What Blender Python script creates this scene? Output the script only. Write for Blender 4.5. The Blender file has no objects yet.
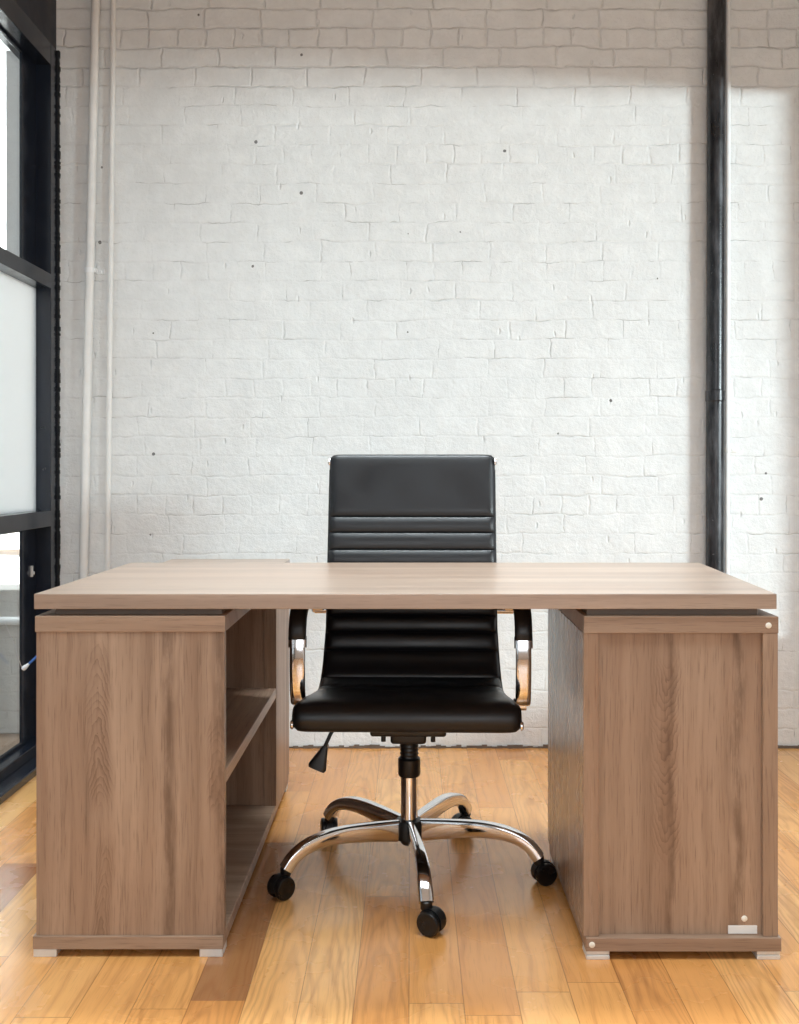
import bpy, bmesh, math, random
from mathutils import Vector, Matrix

random.seed(7)
sc = bpy.context.scene
COL = sc.collection
PI = math.pi

# ------------------------------------------------------------------ helpers
def tag(o, label=None, cat=None, group=None, kind=None):
    if label: o['label'] = label
    if cat: o['category'] = cat
    if group: o['group'] = group
    if kind: o['kind'] = kind
    return o

def wloc(o):
    v = Vector((0, 0, 0))
    while o is not None:
        v = v + o.location
        o = o.parent
    return v

def empty(name, loc=(0, 0, 0), parent=None):
    """Empty at a world position (its parents are never rotated)"""
    o = bpy.data.objects.new(name, None)
    o.empty_display_size = 0.05
    COL.objects.link(o)
    o.location = Vector(loc) - (wloc(parent) if parent else Vector((0, 0, 0)))
    o.parent = parent
    return o

def link(name, bm, mat, parent=None, smooth=False, origin=None, angle=None):
    """bm is in world coordinates; becomes ONE mesh object"""
    bmesh.ops.recalc_face_normals(bm, faces=bm.faces[:])
    base = Vector(origin) if origin is not None else (wloc(parent) if parent else Vector((0, 0, 0)))
    for v in bm.verts:
        v.co -= base
    me = bpy.data.meshes.new(name)
    bm.to_mesh(me)
    bm.free()
    if smooth:
        for p in me.polygons:
            p.use_smooth = True
        if angle:
            me.set_sharp_from_angle(angle=math.radians(angle))
    mats = mat if isinstance(mat, (list, tuple)) else [mat]
    for m in mats:
        me.materials.append(m)
    o = bpy.data.objects.new(name, me)
    COL.objects.link(o)
    if parent:
        o.parent = parent
    o.location = base - (wloc(parent) if parent else Vector((0, 0, 0)))
    return o

def box_into(bm, x0, x1, y0, y1, z0, z1, bev=0.0, seg=2):
    b = bmesh.new()
    vs = [b.verts.new((x, y, z)) for x in (x0, x1) for y in (y0, y1) for z in (z0, z1)]
    for f in ((0, 1, 3, 2), (4, 6, 7, 5), (0, 4, 5, 1), (2, 3, 7, 6), (0, 2, 6, 4), (1, 5, 7, 3)):
        b.faces.new([vs[i] for i in f])
    bmesh.ops.recalc_face_normals(b, faces=b.faces[:])
    if bev > 0:
        bmesh.ops.bevel(b, geom=b.edges[:] + b.verts[:], offset=bev, segments=seg, affect='EDGES', profile=0.5)
    merge(bm, b)

def merge(bm, b):
    m = {}
    for v in b.verts:
        m[v] = bm.verts.new(v.co)
    for f in b.faces:
        try:
            nf = bm.faces.new([m[v] for v in f.verts])
            nf.material_index = f.material_index
        except ValueError:
            pass
    b.free()

def box(name, x0, x1, y0, y1, z0, z1, mat, parent=None, bev=0.0015):
    bm = bmesh.new()
    box_into(bm, x0, x1, y0, y1, z0, z1, bev)
    return link(name, bm, mat, parent)

def prism_into(bm, pts, z0, z1, bev=0.0):
    b = bmesh.new()
    lo = [b.verts.new((x, y, z0)) for x, y in pts]
    hi = [b.verts.new((x, y, z1)) for x, y in pts]
    n = len(pts)
    b.faces.new(lo[::-1]); b.faces.new(hi)
    for i in range(n):
        b.faces.new((lo[i], lo[(i + 1) % n], hi[(i + 1) % n], hi[i]))
    bmesh.ops.recalc_face_normals(b, faces=b.faces[:])
    if bev:
        bmesh.ops.bevel(b, geom=b.edges[:] + b.verts[:], offset=bev, segments=2, affect='EDGES', profile=0.5)
    merge(bm, b)

def catmull(pts, n):
    """n samples, evenly spaced by arc length, along a Catmull-Rom curve"""
    P = [Vector(p) for p in pts]
    P = [P[0] * 2 - P[1]] + P + [P[-1] * 2 - P[-2]]
    dense = []
    for i in range(1, len(P) - 2):
        for k in range(24):
            t = k / 24
            a, b, c, d = P[i - 1], P[i], P[i + 1], P[i + 2]
            dense.append(0.5 * ((2 * b) + (c - a) * t + (2 * a - 5 * b + 4 * c - d) * t * t + (3 * b - a - 3 * c + d) * t ** 3))
    dense.append(P[-2])
    L = [0]
    for i in range(1, len(dense)):
        L.append(L[-1] + (dense[i] - dense[i - 1]).length)
    out, j = [], 0
    for k in range(n):
        s = L[-1] * k / (n - 1)
        while j < len(L) - 2 and L[j + 1] < s:
            j += 1
        seg = L[j + 1] - L[j]
        t = 0 if seg == 0 else (s - L[j]) / seg
        out.append(dense[j].lerp(dense[j + 1], min(max(t, 0), 1)))
    return out

def sweep_into(bm, path, ring_fn, side=Vector((1, 0, 0)), caps=True):
    """ring_fn(i, t) -> list of (a, b) offsets along side and normal; closed tube"""
    n = len(path)
    rings = []
    for i, p in enumerate(path):
        tan = (path[min(i + 1, n - 1)] - path[max(i - 1, 0)]).normalized()
        s = (side - tan * side.dot(tan)).normalized()
        nn = s.cross(tan).normalized()
        rings.append([bm.verts.new(p + s * a + nn * b) for a, b in ring_fn(i, i / (n - 1))])
    m = len(rings[0])
    for i in range(n - 1):
        for j in range(m):
            bm.faces.new((rings[i][j], rings[i][(j + 1) % m], rings[i + 1][(j + 1) % m], rings[i + 1][j]))
    if caps:
        bm.faces.new(rings[0][::-1]); bm.faces.new(rings[-1])

def circ(r, n=20):
    return [(r * math.cos(2 * PI * k / n), r * math.sin(2 * PI * k / n)) for k in range(n)]

def superell(a, b, n=20, e=0.6):
    out = []
    for k in range(n):
        c, s = math.cos(2 * PI * k / n), math.sin(2 * PI * k / n)
        out.append((a * math.copysign(abs(c) ** e, c), b * math.copysign(abs(s) ** e, s)))
    return out

def tube_into(bm, pts, r, n=20):
    P = [Vector(p) for p in pts]
    d = (P[-1] - P[0]).normalized()
    side = Vector((1, 0, 0)) if abs(d.x) < 0.8 else Vector((0, 1, 0))
    sweep_into(bm, P, lambda i, t: circ(r, n), side)

def lathe_into(bm, prof, cx, cy, n=32, axis='z', origin=None, rot=None):
    """prof: (radius, height) pairs from bottom to top"""
    b = bmesh.new()
    rings = []
    for r, h in prof:
        if r < 1e-6:
            rings.append([b.verts.new((0, 0, h))])
        else:
            rings.append([b.verts.new((r * math.cos(2 * PI * k / n), r * math.sin(2 * PI * k / n), h)) for k in range(n)])
    for A, B in zip(rings, rings[1:]):
        if len(A) == 1 and len(B) == 1:
            continue
        for k in range(n):
            k2 = (k + 1) % n
            if len(A) == 1:
                b.faces.new((A[0], B[k2], B[k]))
            elif len(B) == 1:
                b.faces.new((A[k], A[k2], B[0]))
            else:
                b.faces.new((A[k], A[k2], B[k2], B[k]))
    if len(rings[0]) > 1: b.faces.new(rings[0][::-1])
    if len(rings[-1]) > 1: b.faces.new(rings[-1])
    M = Matrix.Translation(Vector((cx, cy, 0))) if origin is None else Matrix.Translation(Vector(origin))
    if rot is not None:
        M = M @ rot
    for v in b.verts:
        v.co = M @ v.co
    merge(bm, b)

# ------------------------------------------------------------------ materials
class NT:
    def __init__(self, name):
        self.m = bpy.data.materials.new(name)
        self.m.use_nodes = True
        self.t = self.m.node_tree
        self.t.nodes.clear()
        self.out = self.t.nodes.new('ShaderNodeOutputMaterial')
    def n(self, typ, **kw):
        nd = self.t.nodes.new(typ)
        for k, v in kw.items():
            setattr(nd, k, v)
        return nd
    def l(self, a, b):
        self.t.links.new(a, b)
    def val(self, sock, v):
        if isinstance(v, bpy.types.NodeSocket):
            self.l(v, sock)
        else:
            sock.default_value = v
    def math(self, op, a, b=None, c=None, clamp=False):
        nd = self.n('ShaderNodeMath', operation=op, use_clamp=clamp)
        self.val(nd.inputs[0], a)
        if b is not None: self.val(nd.inputs[1], b)
        if c is not None: self.val(nd.inputs[2], c)
        return nd.outputs[0]
    def mapr(self, v, a, b, c=0.0, d=1.0):
        nd = self.n('ShaderNodeMapRange', clamp=True)
        nd.interpolation_type = 'SMOOTHSTEP'
        self.val(nd.inputs[0], v)
        for i, x in enumerate((a, b, c, d)):
            self.val(nd.inputs[1 + i], x)
        return nd.outputs[0]
    def mix(self, f, a, b, blend='MIX'):
        nd = self.n('ShaderNodeMix', data_type='RGBA', blend_type=blend)
        self.val(nd.inputs[0], f)
        self.val(nd.inputs[6], a)
        self.val(nd.inputs[7], b)
        return nd.outputs[2]
    def noise(self, vec, scale, detail=3, rough=0.5, dim='3D', dist=0.0):
        nd = self.n('ShaderNodeTexNoise', noise_dimensions=dim)
        if vec is not None: self.l(vec, nd.inputs['Vector'])
        nd.inputs['Scale'].default_value = scale
        nd.inputs['Detail'].default_value = detail
        nd.inputs['Roughness'].default_value = rough
        nd.inputs['Distortion'].default_value = dist
        return nd.outputs[0]
    def mapping(self, vec, loc=(0, 0, 0), rot=(0, 0, 0), scale=(1, 1, 1)):
        nd = self.n('ShaderNodeMapping')
        self.l(vec, nd.inputs[0])
        nd.inputs[1].default_value = loc
        nd.inputs[2].default_value = rot
        nd.inputs[3].default_value = scale
        return nd.outputs[0]
    def coord(self, which='Object'):
        return self.n('ShaderNodeTexCoord').outputs[which]
    def sep(self, v):
        nd = self.n('ShaderNodeSeparateXYZ'); self.l(v, nd.inputs[0])
        return nd.outputs
    def comb(self, x, y, z):
        nd = self.n('ShaderNodeCombineXYZ')
        for i, v in enumerate((x, y, z)): self.val(nd.inputs[i], v)
        return nd.outputs[0]
    def bump(self, h, strength=0.3, dist=0.01, normal=None):
        nd = self.n('ShaderNodeBump')
        self.val(nd.inputs['Strength'], strength)
        nd.inputs['Distance'].default_value = dist
        self.l(h, nd.inputs['Height'])
        if normal is not None: self.l(normal, nd.inputs['Normal'])
        return nd.outputs[0]
    def pbsdf(self, color=None, rough=0.5, metal=0.0, normal=None, spec=0.5, coat=0.0, coat_rough=0.1):
        p = self.n('ShaderNodeBsdfPrincipled')
        if color is not None:
            self.val(p.inputs['Base Color'], color if isinstance(color, bpy.types.NodeSocket) else (*color[:3], 1))
        self.val(p.inputs['Roughness'], rough)
        self.val(p.inputs['Metallic'], metal)
        self.val(p.inputs['Specular IOR Level'], spec)
        self.val(p.inputs['Coat Weight'], coat)
        self.val(p.inputs['Coat Roughness'], coat_rough)
        if normal is not None: self.l(normal, p.inputs['Normal'])
        self.l(p.outputs[0], self.out.inputs[0])
        return p

def C(r, g, b):
    """sRGB 0-255 -> linear rgba"""
    f = lambda c: (c / 255 / 12.92) if c / 255 <= 0.04045 else ((c / 255 + 0.055) / 1.055) ** 2.4
    return (f(r), f(g), f(b), 1.0)

def simple(name, col, rough=0.5, metal=0.0, spec=0.5, noise_amt=0.06, scale=30, bump=0.05, coat=0.0):
    m = NT(name)
    co = m.coord()
    nz = m.noise(co, scale, 4)
    dark = tuple(c * (1 - noise_amt * 2) for c in col[:3]) + (1,)
    lite = tuple(min(1, c * (1 + noise_amt)) for c in col[:3]) + (1,)
    c = m.mix(nz, dark, lite)
    r = m.mapr(nz, 0.3, 0.7, max(0.0, rough - 0.04), rough + 0.06)
    nrm = m.bump(m.noise(co, scale * 6, 2), bump, 0.002) if bump else None
    m.pbsdf(c, r, metal, nrm, spec, coat)
    return m.m

def oak(name, grain='z', flames=(), tone=1.0, seed=0.0, rough=0.42, streaks=(), polish=False):
    """grey-brown oak laminate. grain: long axis. flames: (across position, half width, up/down sign)"""
    m = NT(name)
    s = m.sep(m.coord())
    if grain == 'z':
        u, v, w = s[0], s[2], s[1]
    elif grain == 'x':
        u, v, w = s[1], s[0], s[2]
        u = m.math('ADD', u, s[2])
    elif grain == 'zy':                       # upright panel that faces sideways
        u, v, w = m.math('ADD', s[1], s[0]), s[2], s[0]
    else:
        u, v, w = s[0], s[1], s[2]
        u = m.math('ADD', u, s[2])
    w = m.math('ADD', w, seed)
    slow = m.noise(m.comb(m.math('MULTIPLY', u, 5.0), m.math('MULTIPLY', v, 1.1), w), 1.0, 3, 0.55)
    wob = m.math('MULTIPLY', m.math('SUBTRACT', m.noise(m.comb(m.math('MULTIPLY', u, 1.5), m.math('MULTIPLY', v, 2.2), w), 1.6, 3), 0.5), 0.035)
    uw = m.math('ADD', u, wob)
    streak = m.noise(m.comb(m.math('MULTIPLY', uw, 60.0), m.math('MULTIPLY', v, 2.0), w), 1.0, 4, 0.6)
    wide = m.noise(m.comb(m.math('MULTIPLY', uw, 17.0), m.math('MULTIPLY', v, 0.5), w), 1.0, 3, 0.55)
    pores = m.noise(m.comb(m.math('MULTIPLY', u, 330.0), m.math('MULTIPLY', v, 12.0), w), 1.0, 3, 0.6)
    base = m.mix(m.mapr(wide, 0.28, 0.72), C(150, 122, 101), C(186, 158, 135))
    base = m.mix(m.math('MULTIPLY', m.mapr(slow, 0.4, 0.7), 0.35), base, C(158, 122, 98))
    base = m.mix(m.math('MULTIPLY', m.mapr(streak, 0.48, 0.74), 0.32), base, C(112, 84, 66))
    base = m.mix(m.math('MULTIPLY', m.mapr(pores, 0.52, 0.70), 0.42), base, C(98, 74, 58))
    for (u0, hw, sign, v0, vl) in flames:
        du = m.math('DIVIDE', m.math('SUBTRACT', uw, u0), hw)
        d2 = m.math('MULTIPLY', du, du)
        mask = m.mapr(m.math('ABSOLUTE', du), 0.55, 1.15, 1.0, 0.0)
        along = m.mapr(m.math('ABSOLUTE', m.math('SUBTRACT', v, v0)), vl * 0.6, vl, 1.0, 0.0)
        mask = m.math('MULTIPLY', mask, along)
        nz = m.noise(m.comb(m.math('MULTIPLY', u, 16.0), m.math('MULTIPLY', v, 9.0), w), 1.0, 4, 0.6)
        n2 = m.noise(m.comb(m.math('MULTIPLY', u, 30.0), m.math('MULTIPLY', v, 7.0), w), 1.0, 3)
        ph = m.math('ADD', m.math('MULTIPLY', v, 36.0 * sign), m.math('ADD', m.math('MULTIPLY', m.math('POWER', m.math('ABSOLUTE', du), 1.5), 3.2), m.math('MULTIPLY', nz, 5.5)))
        ring = m.math('POWER', m.math('FRACT', ph), 2.6)
        mask = m.math('MULTIPLY', mask, m.mapr(n2, 0.28, 0.62, 0.25, 1.0))
        base = m.mix(m.math('MULTIPLY', mask, 0.45), base, C(140, 107, 85))
        base = m.mix(m.math('MULTIPLY', m.math('MULTIPLY', mask, ring), 0.62), base, C(92, 68, 53))
    for (u0, hw) in streaks:
        wv = m.math('MULTIPLY', m.math('SUBTRACT', m.noise(m.comb(0.3, m.math('MULTIPLY', v, 4.5), w), 1.0, 3), 0.5), 0.05)
        du = m.math('ABSOLUTE', m.math('DIVIDE', m.math('SUBTRACT', m.math('ADD', u, wv), u0), hw))
        k = m.math('MULTIPLY', m.mapr(du, 0.0, 1.0, 1.0, 0.0), m.mapr(m.noise(m.comb(m.math('MULTIPLY', u, 40.0), m.math('MULTIPLY', v, 9.0), w), 1.0, 4, 0.65), 0.3, 0.65, 0.15, 0.75))
        base = m.mix(k, base, C(100, 74, 57))
    tone *= 0.93
    if tone != 1.0:
        base = m.mix(1.0, base, (tone, tone, tone, 1), 'MULTIPLY')
    nrm = None if polish else m.bump(m.math('ADD', m.math('MULTIPLY', pores, 0.6), streak), 0.12, 0.001)
    p = m.pbsdf(base, rough if polish else m.mapr(streak, 0.3, 0.7, rough - 0.015, rough + 0.02), 0, nrm, 0.9 if polish else 0.5, 1.0 if polish else 0.0, 0.36)
    if polish: p.inputs['Coat IOR'].default_value = 1.7
    return m.m

def brick_paint(name, paint, relief=1.0, hue=None, pits=True):
    """thickly painted brickwork, courses of 73 mm on the X-Z plane (local)"""
    m = NT(name)
    s = m.sep(m.coord())
    p = m.comb(s[0], s[2], s[1])
    wv = m.n('ShaderNodeTexNoise'); m.l(p, wv.inputs['Vector'])
    wv.inputs['Scale'].default_value = 6.0; wv.inputs['Detail'].default_value = 4
    warp = m.n('ShaderNodeVectorMath', operation='SUBTRACT'); m.l(wv.outputs[1], warp.inputs[0]); warp.inputs[1].default_value = (0.5, 0.5, 0.5)
    wsc = m.n('ShaderNodeVectorMath', operation='SCALE'); m.l(warp.outputs[0], wsc.inputs[0]); wsc.inputs['Scale'].default_value = 0.030
    ad = m.n('ShaderNodeVectorMath', operation='ADD'); m.l(p, ad.inputs[0]); m.l(wsc.outputs[0], ad.inputs[1])
    j = m.n('ShaderNodeTexNoise'); m.l(p, j.inputs['Vector']); j.inputs['Scale'].default_value = 21.0; j.inputs['Detail'].default_value = 3
    js = m.n('ShaderNodeVectorMath', operation='SUBTRACT'); m.l(j.outputs[1], js.inputs[0]); js.inputs[1].default_value = (0.5, 0.5, 0.5)
    jj = m.n('ShaderNodeVectorMath', operation='SCALE'); m.l(js.outputs[0], jj.inputs[0]); jj.inputs['Scale'].default_value = 0.016
    ad0 = m.n('ShaderNodeVectorMath', operation='ADD'); m.l(ad.outputs[0], ad0.inputs[0]); m.l(jj.outputs[0], ad0.inputs[1])
    q = m.sep(ad0.outputs[0])
    rowid = m.math('FLOOR', m.math('DIVIDE', q[1], 0.0735))
    rw = m.n('ShaderNodeTexWhiteNoise', noise_dimensions='1D'); m.l(rowid, rw.inputs['W'])
    qv = m.comb(m.math('ADD', q[0], m.math('MULTIPLY', rw.outputs[0], 0.16)), q[1], q[2])
    br = m.n('ShaderNodeTexBrick')
    m.l(qv, br.inputs['Vector'])
    br.offset = 0.5; br.squash = 0.5; br.squash_frequency = 6; br.offset_frequency = 2
    br.inputs['Scale'].default_value = 1.0
    br.inputs['Color1'].default_value = (1, 1, 1, 1)
    br.inputs['Color2'].default_value = (0.80, 0.80, 0.80, 1)
    br.inputs['Mortar'].default_value = (0, 0, 0, 1)
    br.inputs['Mortar Size'].default_value = 0.0065
    br.inputs['Mortar Smooth'].default_value = 0.85
    br.inputs['Brick Width'].default_value = 0.213
    br.inputs['Row Height'].default_value = 0.0735
    fill = m.noise(m.mapping(p, scale=(1, 2.2, 1)), 3.2, 4, 0.6)          # where paint has filled the joints
    keep = m.mapr(fill, 0.44, 0.68, 0.04, 0.9)
    if pits:      # top courses: thinner paint, joints open; strengthened partly for how light shows them
        keep = m.math('MAXIMUM', keep, m.mapr(m.math('ADD', s[2], m.math('MULTIPLY', fill, 0.5)), 2.62, 2.80, 0.0, 1.0))
    mort = m.math('MULTIPLY', m.math('MULTIPLY', br.outputs['Fac'], keep), m.mapr(s[2], 2.35, 2.6, 1.0, 2.2) if pits else 1.0)
    # hairline cracks where a joint shows through the paint
    br2 = m.n('ShaderNodeTexBrick'); m.l(qv, br2.inputs['Vector'])
    br2.offset = 0.5; br2.squash = 0.5; br2.squash_frequency = 6; br2.offset_frequency = 2
    br2.inputs['Scale'].default_value = 1.0
    br2.inputs['Mortar Size'].default_value = 0.0016; br2.inputs['Mortar Smooth'].default_value = 0.6
    br2.inputs['Brick Width'].default_value = 0.213; br2.inputs['Row Height'].default_value = 0.0735
    crack = m.math('MULTIPLY', br2.outputs['Fac'], m.mapr(m.noise(m.mapping(p, loc=(3.1, 1.7, 0), scale=(1, 1.6, 1)), 7.5, 5, 0.65), 0.50, 0.66))
    rough1 = m.noise(p, 14, 5, 0.62)
    rough2 = m.noise(p, 60, 4, 0.6)
    rough3 = m.noise(p, 240, 2, 0.5)
    lum = m.n('ShaderNodeRGBToBW'); m.l(br.outputs['Color'], lum.inputs[0])
    h = m.math('MULTIPLY', mort, -0.40)
    h = m.math('ADD', h, m.math('MULTIPLY', lum.outputs[0], 0.10))
    h = m.math('ADD', h, m.math('MULTIPLY', rough1, 1.0))
    h = m.math('ADD', h, m.math('MULTIPLY', rough2, 0.60))
    h = m.math('ADD', h, m.math('MULTIPLY', rough3, 0.14))
    h = m.math('SUBTRACT', h, m.math('MULTIPLY', crack, 0.5))
    # chips: short upright nicks and pits
    chip = m.n('ShaderNodeTexVoronoi', feature='F1', voronoi_dimensions='2D'); m.l(m.mapping(ad.outputs[0], scale=(1.6, 0.65, 1)), chip.inputs['Vector'])
    chip.inputs['Scale'].default_value = 9.0
    cr = m.sep(chip.outputs['Color'])
    nick = m.math('MULTIPLY', m.mapr(chip.outputs['Distance'], 0.02, 0.085, 1.0, 0.0), m.math('GREATER_THAN', cr[0], 0.84))
    h = m.math('SUBTRACT', h, m.math('MULTIPLY', nick, 0.9))
    col = m.mix(m.mapr(rough1, 0.35, 0.7), tuple(c * 0.93 for c in paint[:3]) + (1,), paint)
    grime = m.mapr(m.noise(p, 1.3, 4), 0.45, 0.75, 0.0, 0.10)
    col = m.mix(grime, col, hue or C(205, 198, 190))
    col = m.mix(m.math('MULTIPLY', mort, 0.06), col, C(150, 146, 142))
    col = m.mix(m.math('MULTIPLY', crack, 0.45), col, C(112, 106, 102))
    if pits:
        vo = m.n('ShaderNodeTexVoronoi', feature='F1', voronoi_dimensions='2D'); m.l(p, vo.inputs['Vector'])
        vo.inputs['Scale'].default_value = 5.2
        vc = m.sep(vo.outputs['Color'])
        rad = m.math('ADD', m.math('MULTIPLY', vc[1], 0.022), 0.014)
        pit = m.math('MULTIPLY', m.math('LESS_THAN', m.math('ADD', vo.outputs['Distance'], m.math('MULTIPLY', m.math('SUBTRACT', rough2, .5), .03)), rad), m.math('GREATER_THAN', vc[0], 0.84))
        col = m.mix(m.math('MULTIPLY', pit, 0.8), col, C(58, 54, 52))
        h = m.math('SUBTRACT', h, m.math('MULTIPLY', pit, 0.5))
    nrm = m.bump(h, 0.5 * relief, 0.010)
    m.pbsdf(col, 0.62, 0, nrm, 0.35)
    return m.m

def plank_floor(name):
    m = NT(name)
    s = m.sep(m.coord())
    x, y = s[0], s[1]
    W = 0.108
    xi = m.math('DIVIDE', m.math('ADD', x, 20.09), W)
    row = m.math('FLOOR', xi)
    fx = m.math('SUBTRACT', xi, row)
    rn = m.n('ShaderNodeTexWhiteNoise', noise_dimensions='1D'); m.l(row, rn.inputs['W'])
    Ln = m.math('ADD', m.math('MULTIPLY', rn.outputs[0], 0.55), 0.75)
    yi = m.math('DIVIDE', m.math('ADD', m.math('ADD', y, 30.0), m.math('MULTIPLY', rn.outputs[0], 7.0)), Ln)
    cell = m.math('FLOOR', yi)
    fy = m.math('SUBTRACT', yi, cell)
    idn = m.n('ShaderNodeTexWhiteNoise', noise_dimensions='2D'); m.l(m.comb(row, cell, 0), idn.inputs['Vector'])
    ids = m.sep(idn.outputs['Color'])
    off = m.math('MULTIPLY', idn.outputs[0], 37.0)
    # grain
    wob = m.noise(m.comb(m.math('MULTIPLY', x, 4.0), m.math('MULTIPLY', y, 1.3), off), 1.0, 3)
    g = m.noise(m.comb(m.math('ADD', m.math('MULTIPLY', x, 70.0), m.math('MULTIPLY', wob, 9.0)), m.math('MULTIPLY', y, 2.6), off), 1.0, 4, 0.6)
    cx = m.math('SUBTRACT', fx, m.math('ADD', 0.3, m.math('MULTIPLY', ids[1], 0.4)))
    ph = m.math('ADD', m.math('MULTIPLY', y, 7.0), m.math('ADD', m.math('MULTIPLY', m.math('MULTIPLY', cx, cx), 16.0), m.math('MULTIPLY', m.noise(m.comb(m.math('MULTIPLY', x, 13.0), m.math('MULTIPLY', y, 3.2), off), 1.0, 3), 6.0)))
    ring = m.math('POWER', m.math('ADD', m.math('MULTIPLY', m.math('SINE', m.math('MULTIPLY', ph, 4.2)), 0.5), 0.5), 2.2)
    flame = m.math('MULTIPLY', ring, m.math('GREATER_THAN', ids[2], 0.45))
    pores = m.noise(m.comb(m.math('MULTIPLY', x, 520.0), m.math('MULTIPLY', y, 16.0), off), 1.0, 2)
    r = m.n('ShaderNodeValToRGB'); m.l(idn.outputs[0], r.inputs[0])
    el = r.color_ramp.elements
    el[0].position = 0.0; el[0].color = C(160, 102, 56)
    el[1].position = 1.0; el[1].color = C(236, 182, 116)
    for pos, c in ((0.10, C(212, 146, 82)), (0.4, C(224, 160, 92)), (0.7, C(230, 170, 104))):
        e = el.new(pos); e.color = c
    col = r.outputs[0]
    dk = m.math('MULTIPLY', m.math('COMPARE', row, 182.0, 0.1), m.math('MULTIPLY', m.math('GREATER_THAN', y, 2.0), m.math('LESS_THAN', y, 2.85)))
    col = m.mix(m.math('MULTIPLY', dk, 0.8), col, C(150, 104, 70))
    col = m.mix(m.math('MULTIPLY', m.mapr(g, 0.45, 0.75), 0.5), col, C(160, 98, 52))
    col = m.mix(m.math('MULTIPLY', flame, 0.25), col, C(128, 74, 36))
    col = m.mix(m.math('MULTIPLY', m.mapr(pores, 0.58, 0.72), 0.22), col, C(116, 66, 32))
    ex = m.math('MINIMUM', fx, m.math('SUBTRACT', 1.0, fx))
    ey = m.math('MINIMUM', fy, m.math('SUBTRACT', 1.0, fy))
    gap = m.math('MAXIMUM', m.mapr(ex, 0.004, 0.014, 1.0, 0.0), m.mapr(ey, 0.0004, 0.0018, 1.0, 0.0))
    col = m.mix(m.math('MULTIPLY', gap, 0.55), col, C(96, 52, 26))
    h = m.math('SUBTRACT', m.math('ADD', m.math('MULTIPLY', g, 0.15), m.math('MULTIPLY', m.noise(m.comb(m.math('MULTIPLY', x, 6.0), m.math('MULTIPLY', y, 1.5), off), 1.0, 2), 0.8)), m.math('MULTIPLY', gap, 0.8))
    nrm = m.bump(h, 0.10, 0.004)
    m.pbsdf(col, m.mapr(m.noise(m.coord(), 5.0, 4), 0.3, 0.7, 0.20, 0.32), 0, nrm, 0.5, 0.25, 0.12)
    return m.m

M = {}
M['brick'] = brick_paint('white_painted_brick', C(236, 238, 238))
M['plaster'] = simple('white_plaster', C(226, 222, 216), 0.8, scale=8, bump=0.1)
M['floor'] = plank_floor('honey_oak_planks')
M['ceiling'] = simple('ceiling_paint', C(214, 206, 198), 0.85, scale=6)
M['steel'] = simple('dark_steel_paint', C(24, 31, 43), 0.2, spec=0.5, scale=14, noise_amt=0.1)
M['steel_header'] = simple('dark_navy_paint', C(22, 26, 38), 0.5, scale=10, noise_amt=0.1)
M['sealant'] = simple('black_sealant', C(16, 17, 20), 0.7, scale=60, bump=0.4)
M['white_pipe'] = simple('white_painted_metal', C(236, 236, 234), 0.4, scale=20, bump=0.12)
M['conduit'] = simple('white_conduit_paint', C(240, 242, 243), 0.32, scale=20)
M['black_pipe'] = None
m = NT('worn_black_iron')
co = m.coord()
nz = m.noise(m.mapping(co, scale=(1, 1, 0.22)), 26, 5, 0.65)
nz2 = m.noise(co, 90, 4, 0.6)
c = m.mix(m.mapr(nz, 0.42, 0.75), C(28, 29, 33), C(84, 84, 88))
c = m.mix(m.math('MULTIPLY', m.mapr(nz2, 0.66, 0.74), 0.5), c, C(150, 150, 152))
m.pbsdf(c, m.mapr(nz, 0.3, 0.7, 0.25, 0.42), 0.25, m.bump(nz2, 0.15, 0.003), 0.6)
M['black_pipe'] = m.m
M['leather'] = None
m = NT('black_leather')
co = m.coord()
vo = m.n('ShaderNodeTexVoronoi', feature='DISTANCE_TO_EDGE'); m.l(co, vo.inputs['Vector']); vo.inputs['Scale'].default_value = 420
nz = m.noise(co, 9, 4)
h = m.math('ADD', m.math('MULTIPLY', m.mapr(vo.outputs['Distance'], 0.0, 0.12), 0.3), m.math('MULTIPLY', nz, 0.6))
m.pbsdf(m.mix(nz, C(13, 14, 17), C(22, 23, 27)), m.mapr(nz, 0.3, 0.7, 0.30, 0.42), 0, m.bump(h, 0.12, 0.002), 0.5)
M['leather'] = m.m
M['chrome'] = None
m = NT('polished_chrome')
m.pbsdf(C(226, 226, 228), m.mapr(m.noise(m.coord(), 18, 3), 0.3, 0.7, 0.05, 0.12), 1.0, None)
M['chrome'] = m.m
M['plastic'] = simple('black_plastic', C(17, 17, 19), 0.38, scale=40)
M['wheel'] = simple('black_nylon', C(13, 13, 15), 0.30, scale=40)
M['alu'] = simple('brushed_aluminium', C(226, 225, 222), 0.42, 0.35, scale=60)
M['screw'] = simple('cream_screw_cap', C(245, 240, 228), 0.4)
M['sticker'] = simple('white_sticker', C(236, 235, 233), 0.5)
M['stickerprint'] = simple('grey_print', C(178, 178, 178), 0.5)
M['spacer_brown'] = simple('dark_spacer', C(116, 100, 88), 0.55)  # brown-grey of the spacer boards themselves
M['white_plastic'] = simple('white_plastic', C(236, 238, 242), 0.35)
M['blue_cord'] = simple('blue_cord', C(60, 110, 190), 0.5)
M['cord'] = simple('pale_cord', C(196, 200, 204), 0.6)
M['grey_brick'] = brick_paint('grey_weathered_brick', C(204, 199, 192), 1.6, C(140, 132, 124), False)
M['far_brick'] = brick_paint('bright_white_brick', C(244, 244, 244), 0.6)
M['pavement'] = simple('pavement', C(152, 128, 108), 0.85, scale=10, bump=0.3)
M['stone'] = simple('pale_coping', C(248, 248, 246), 0.6, scale=20)

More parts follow.
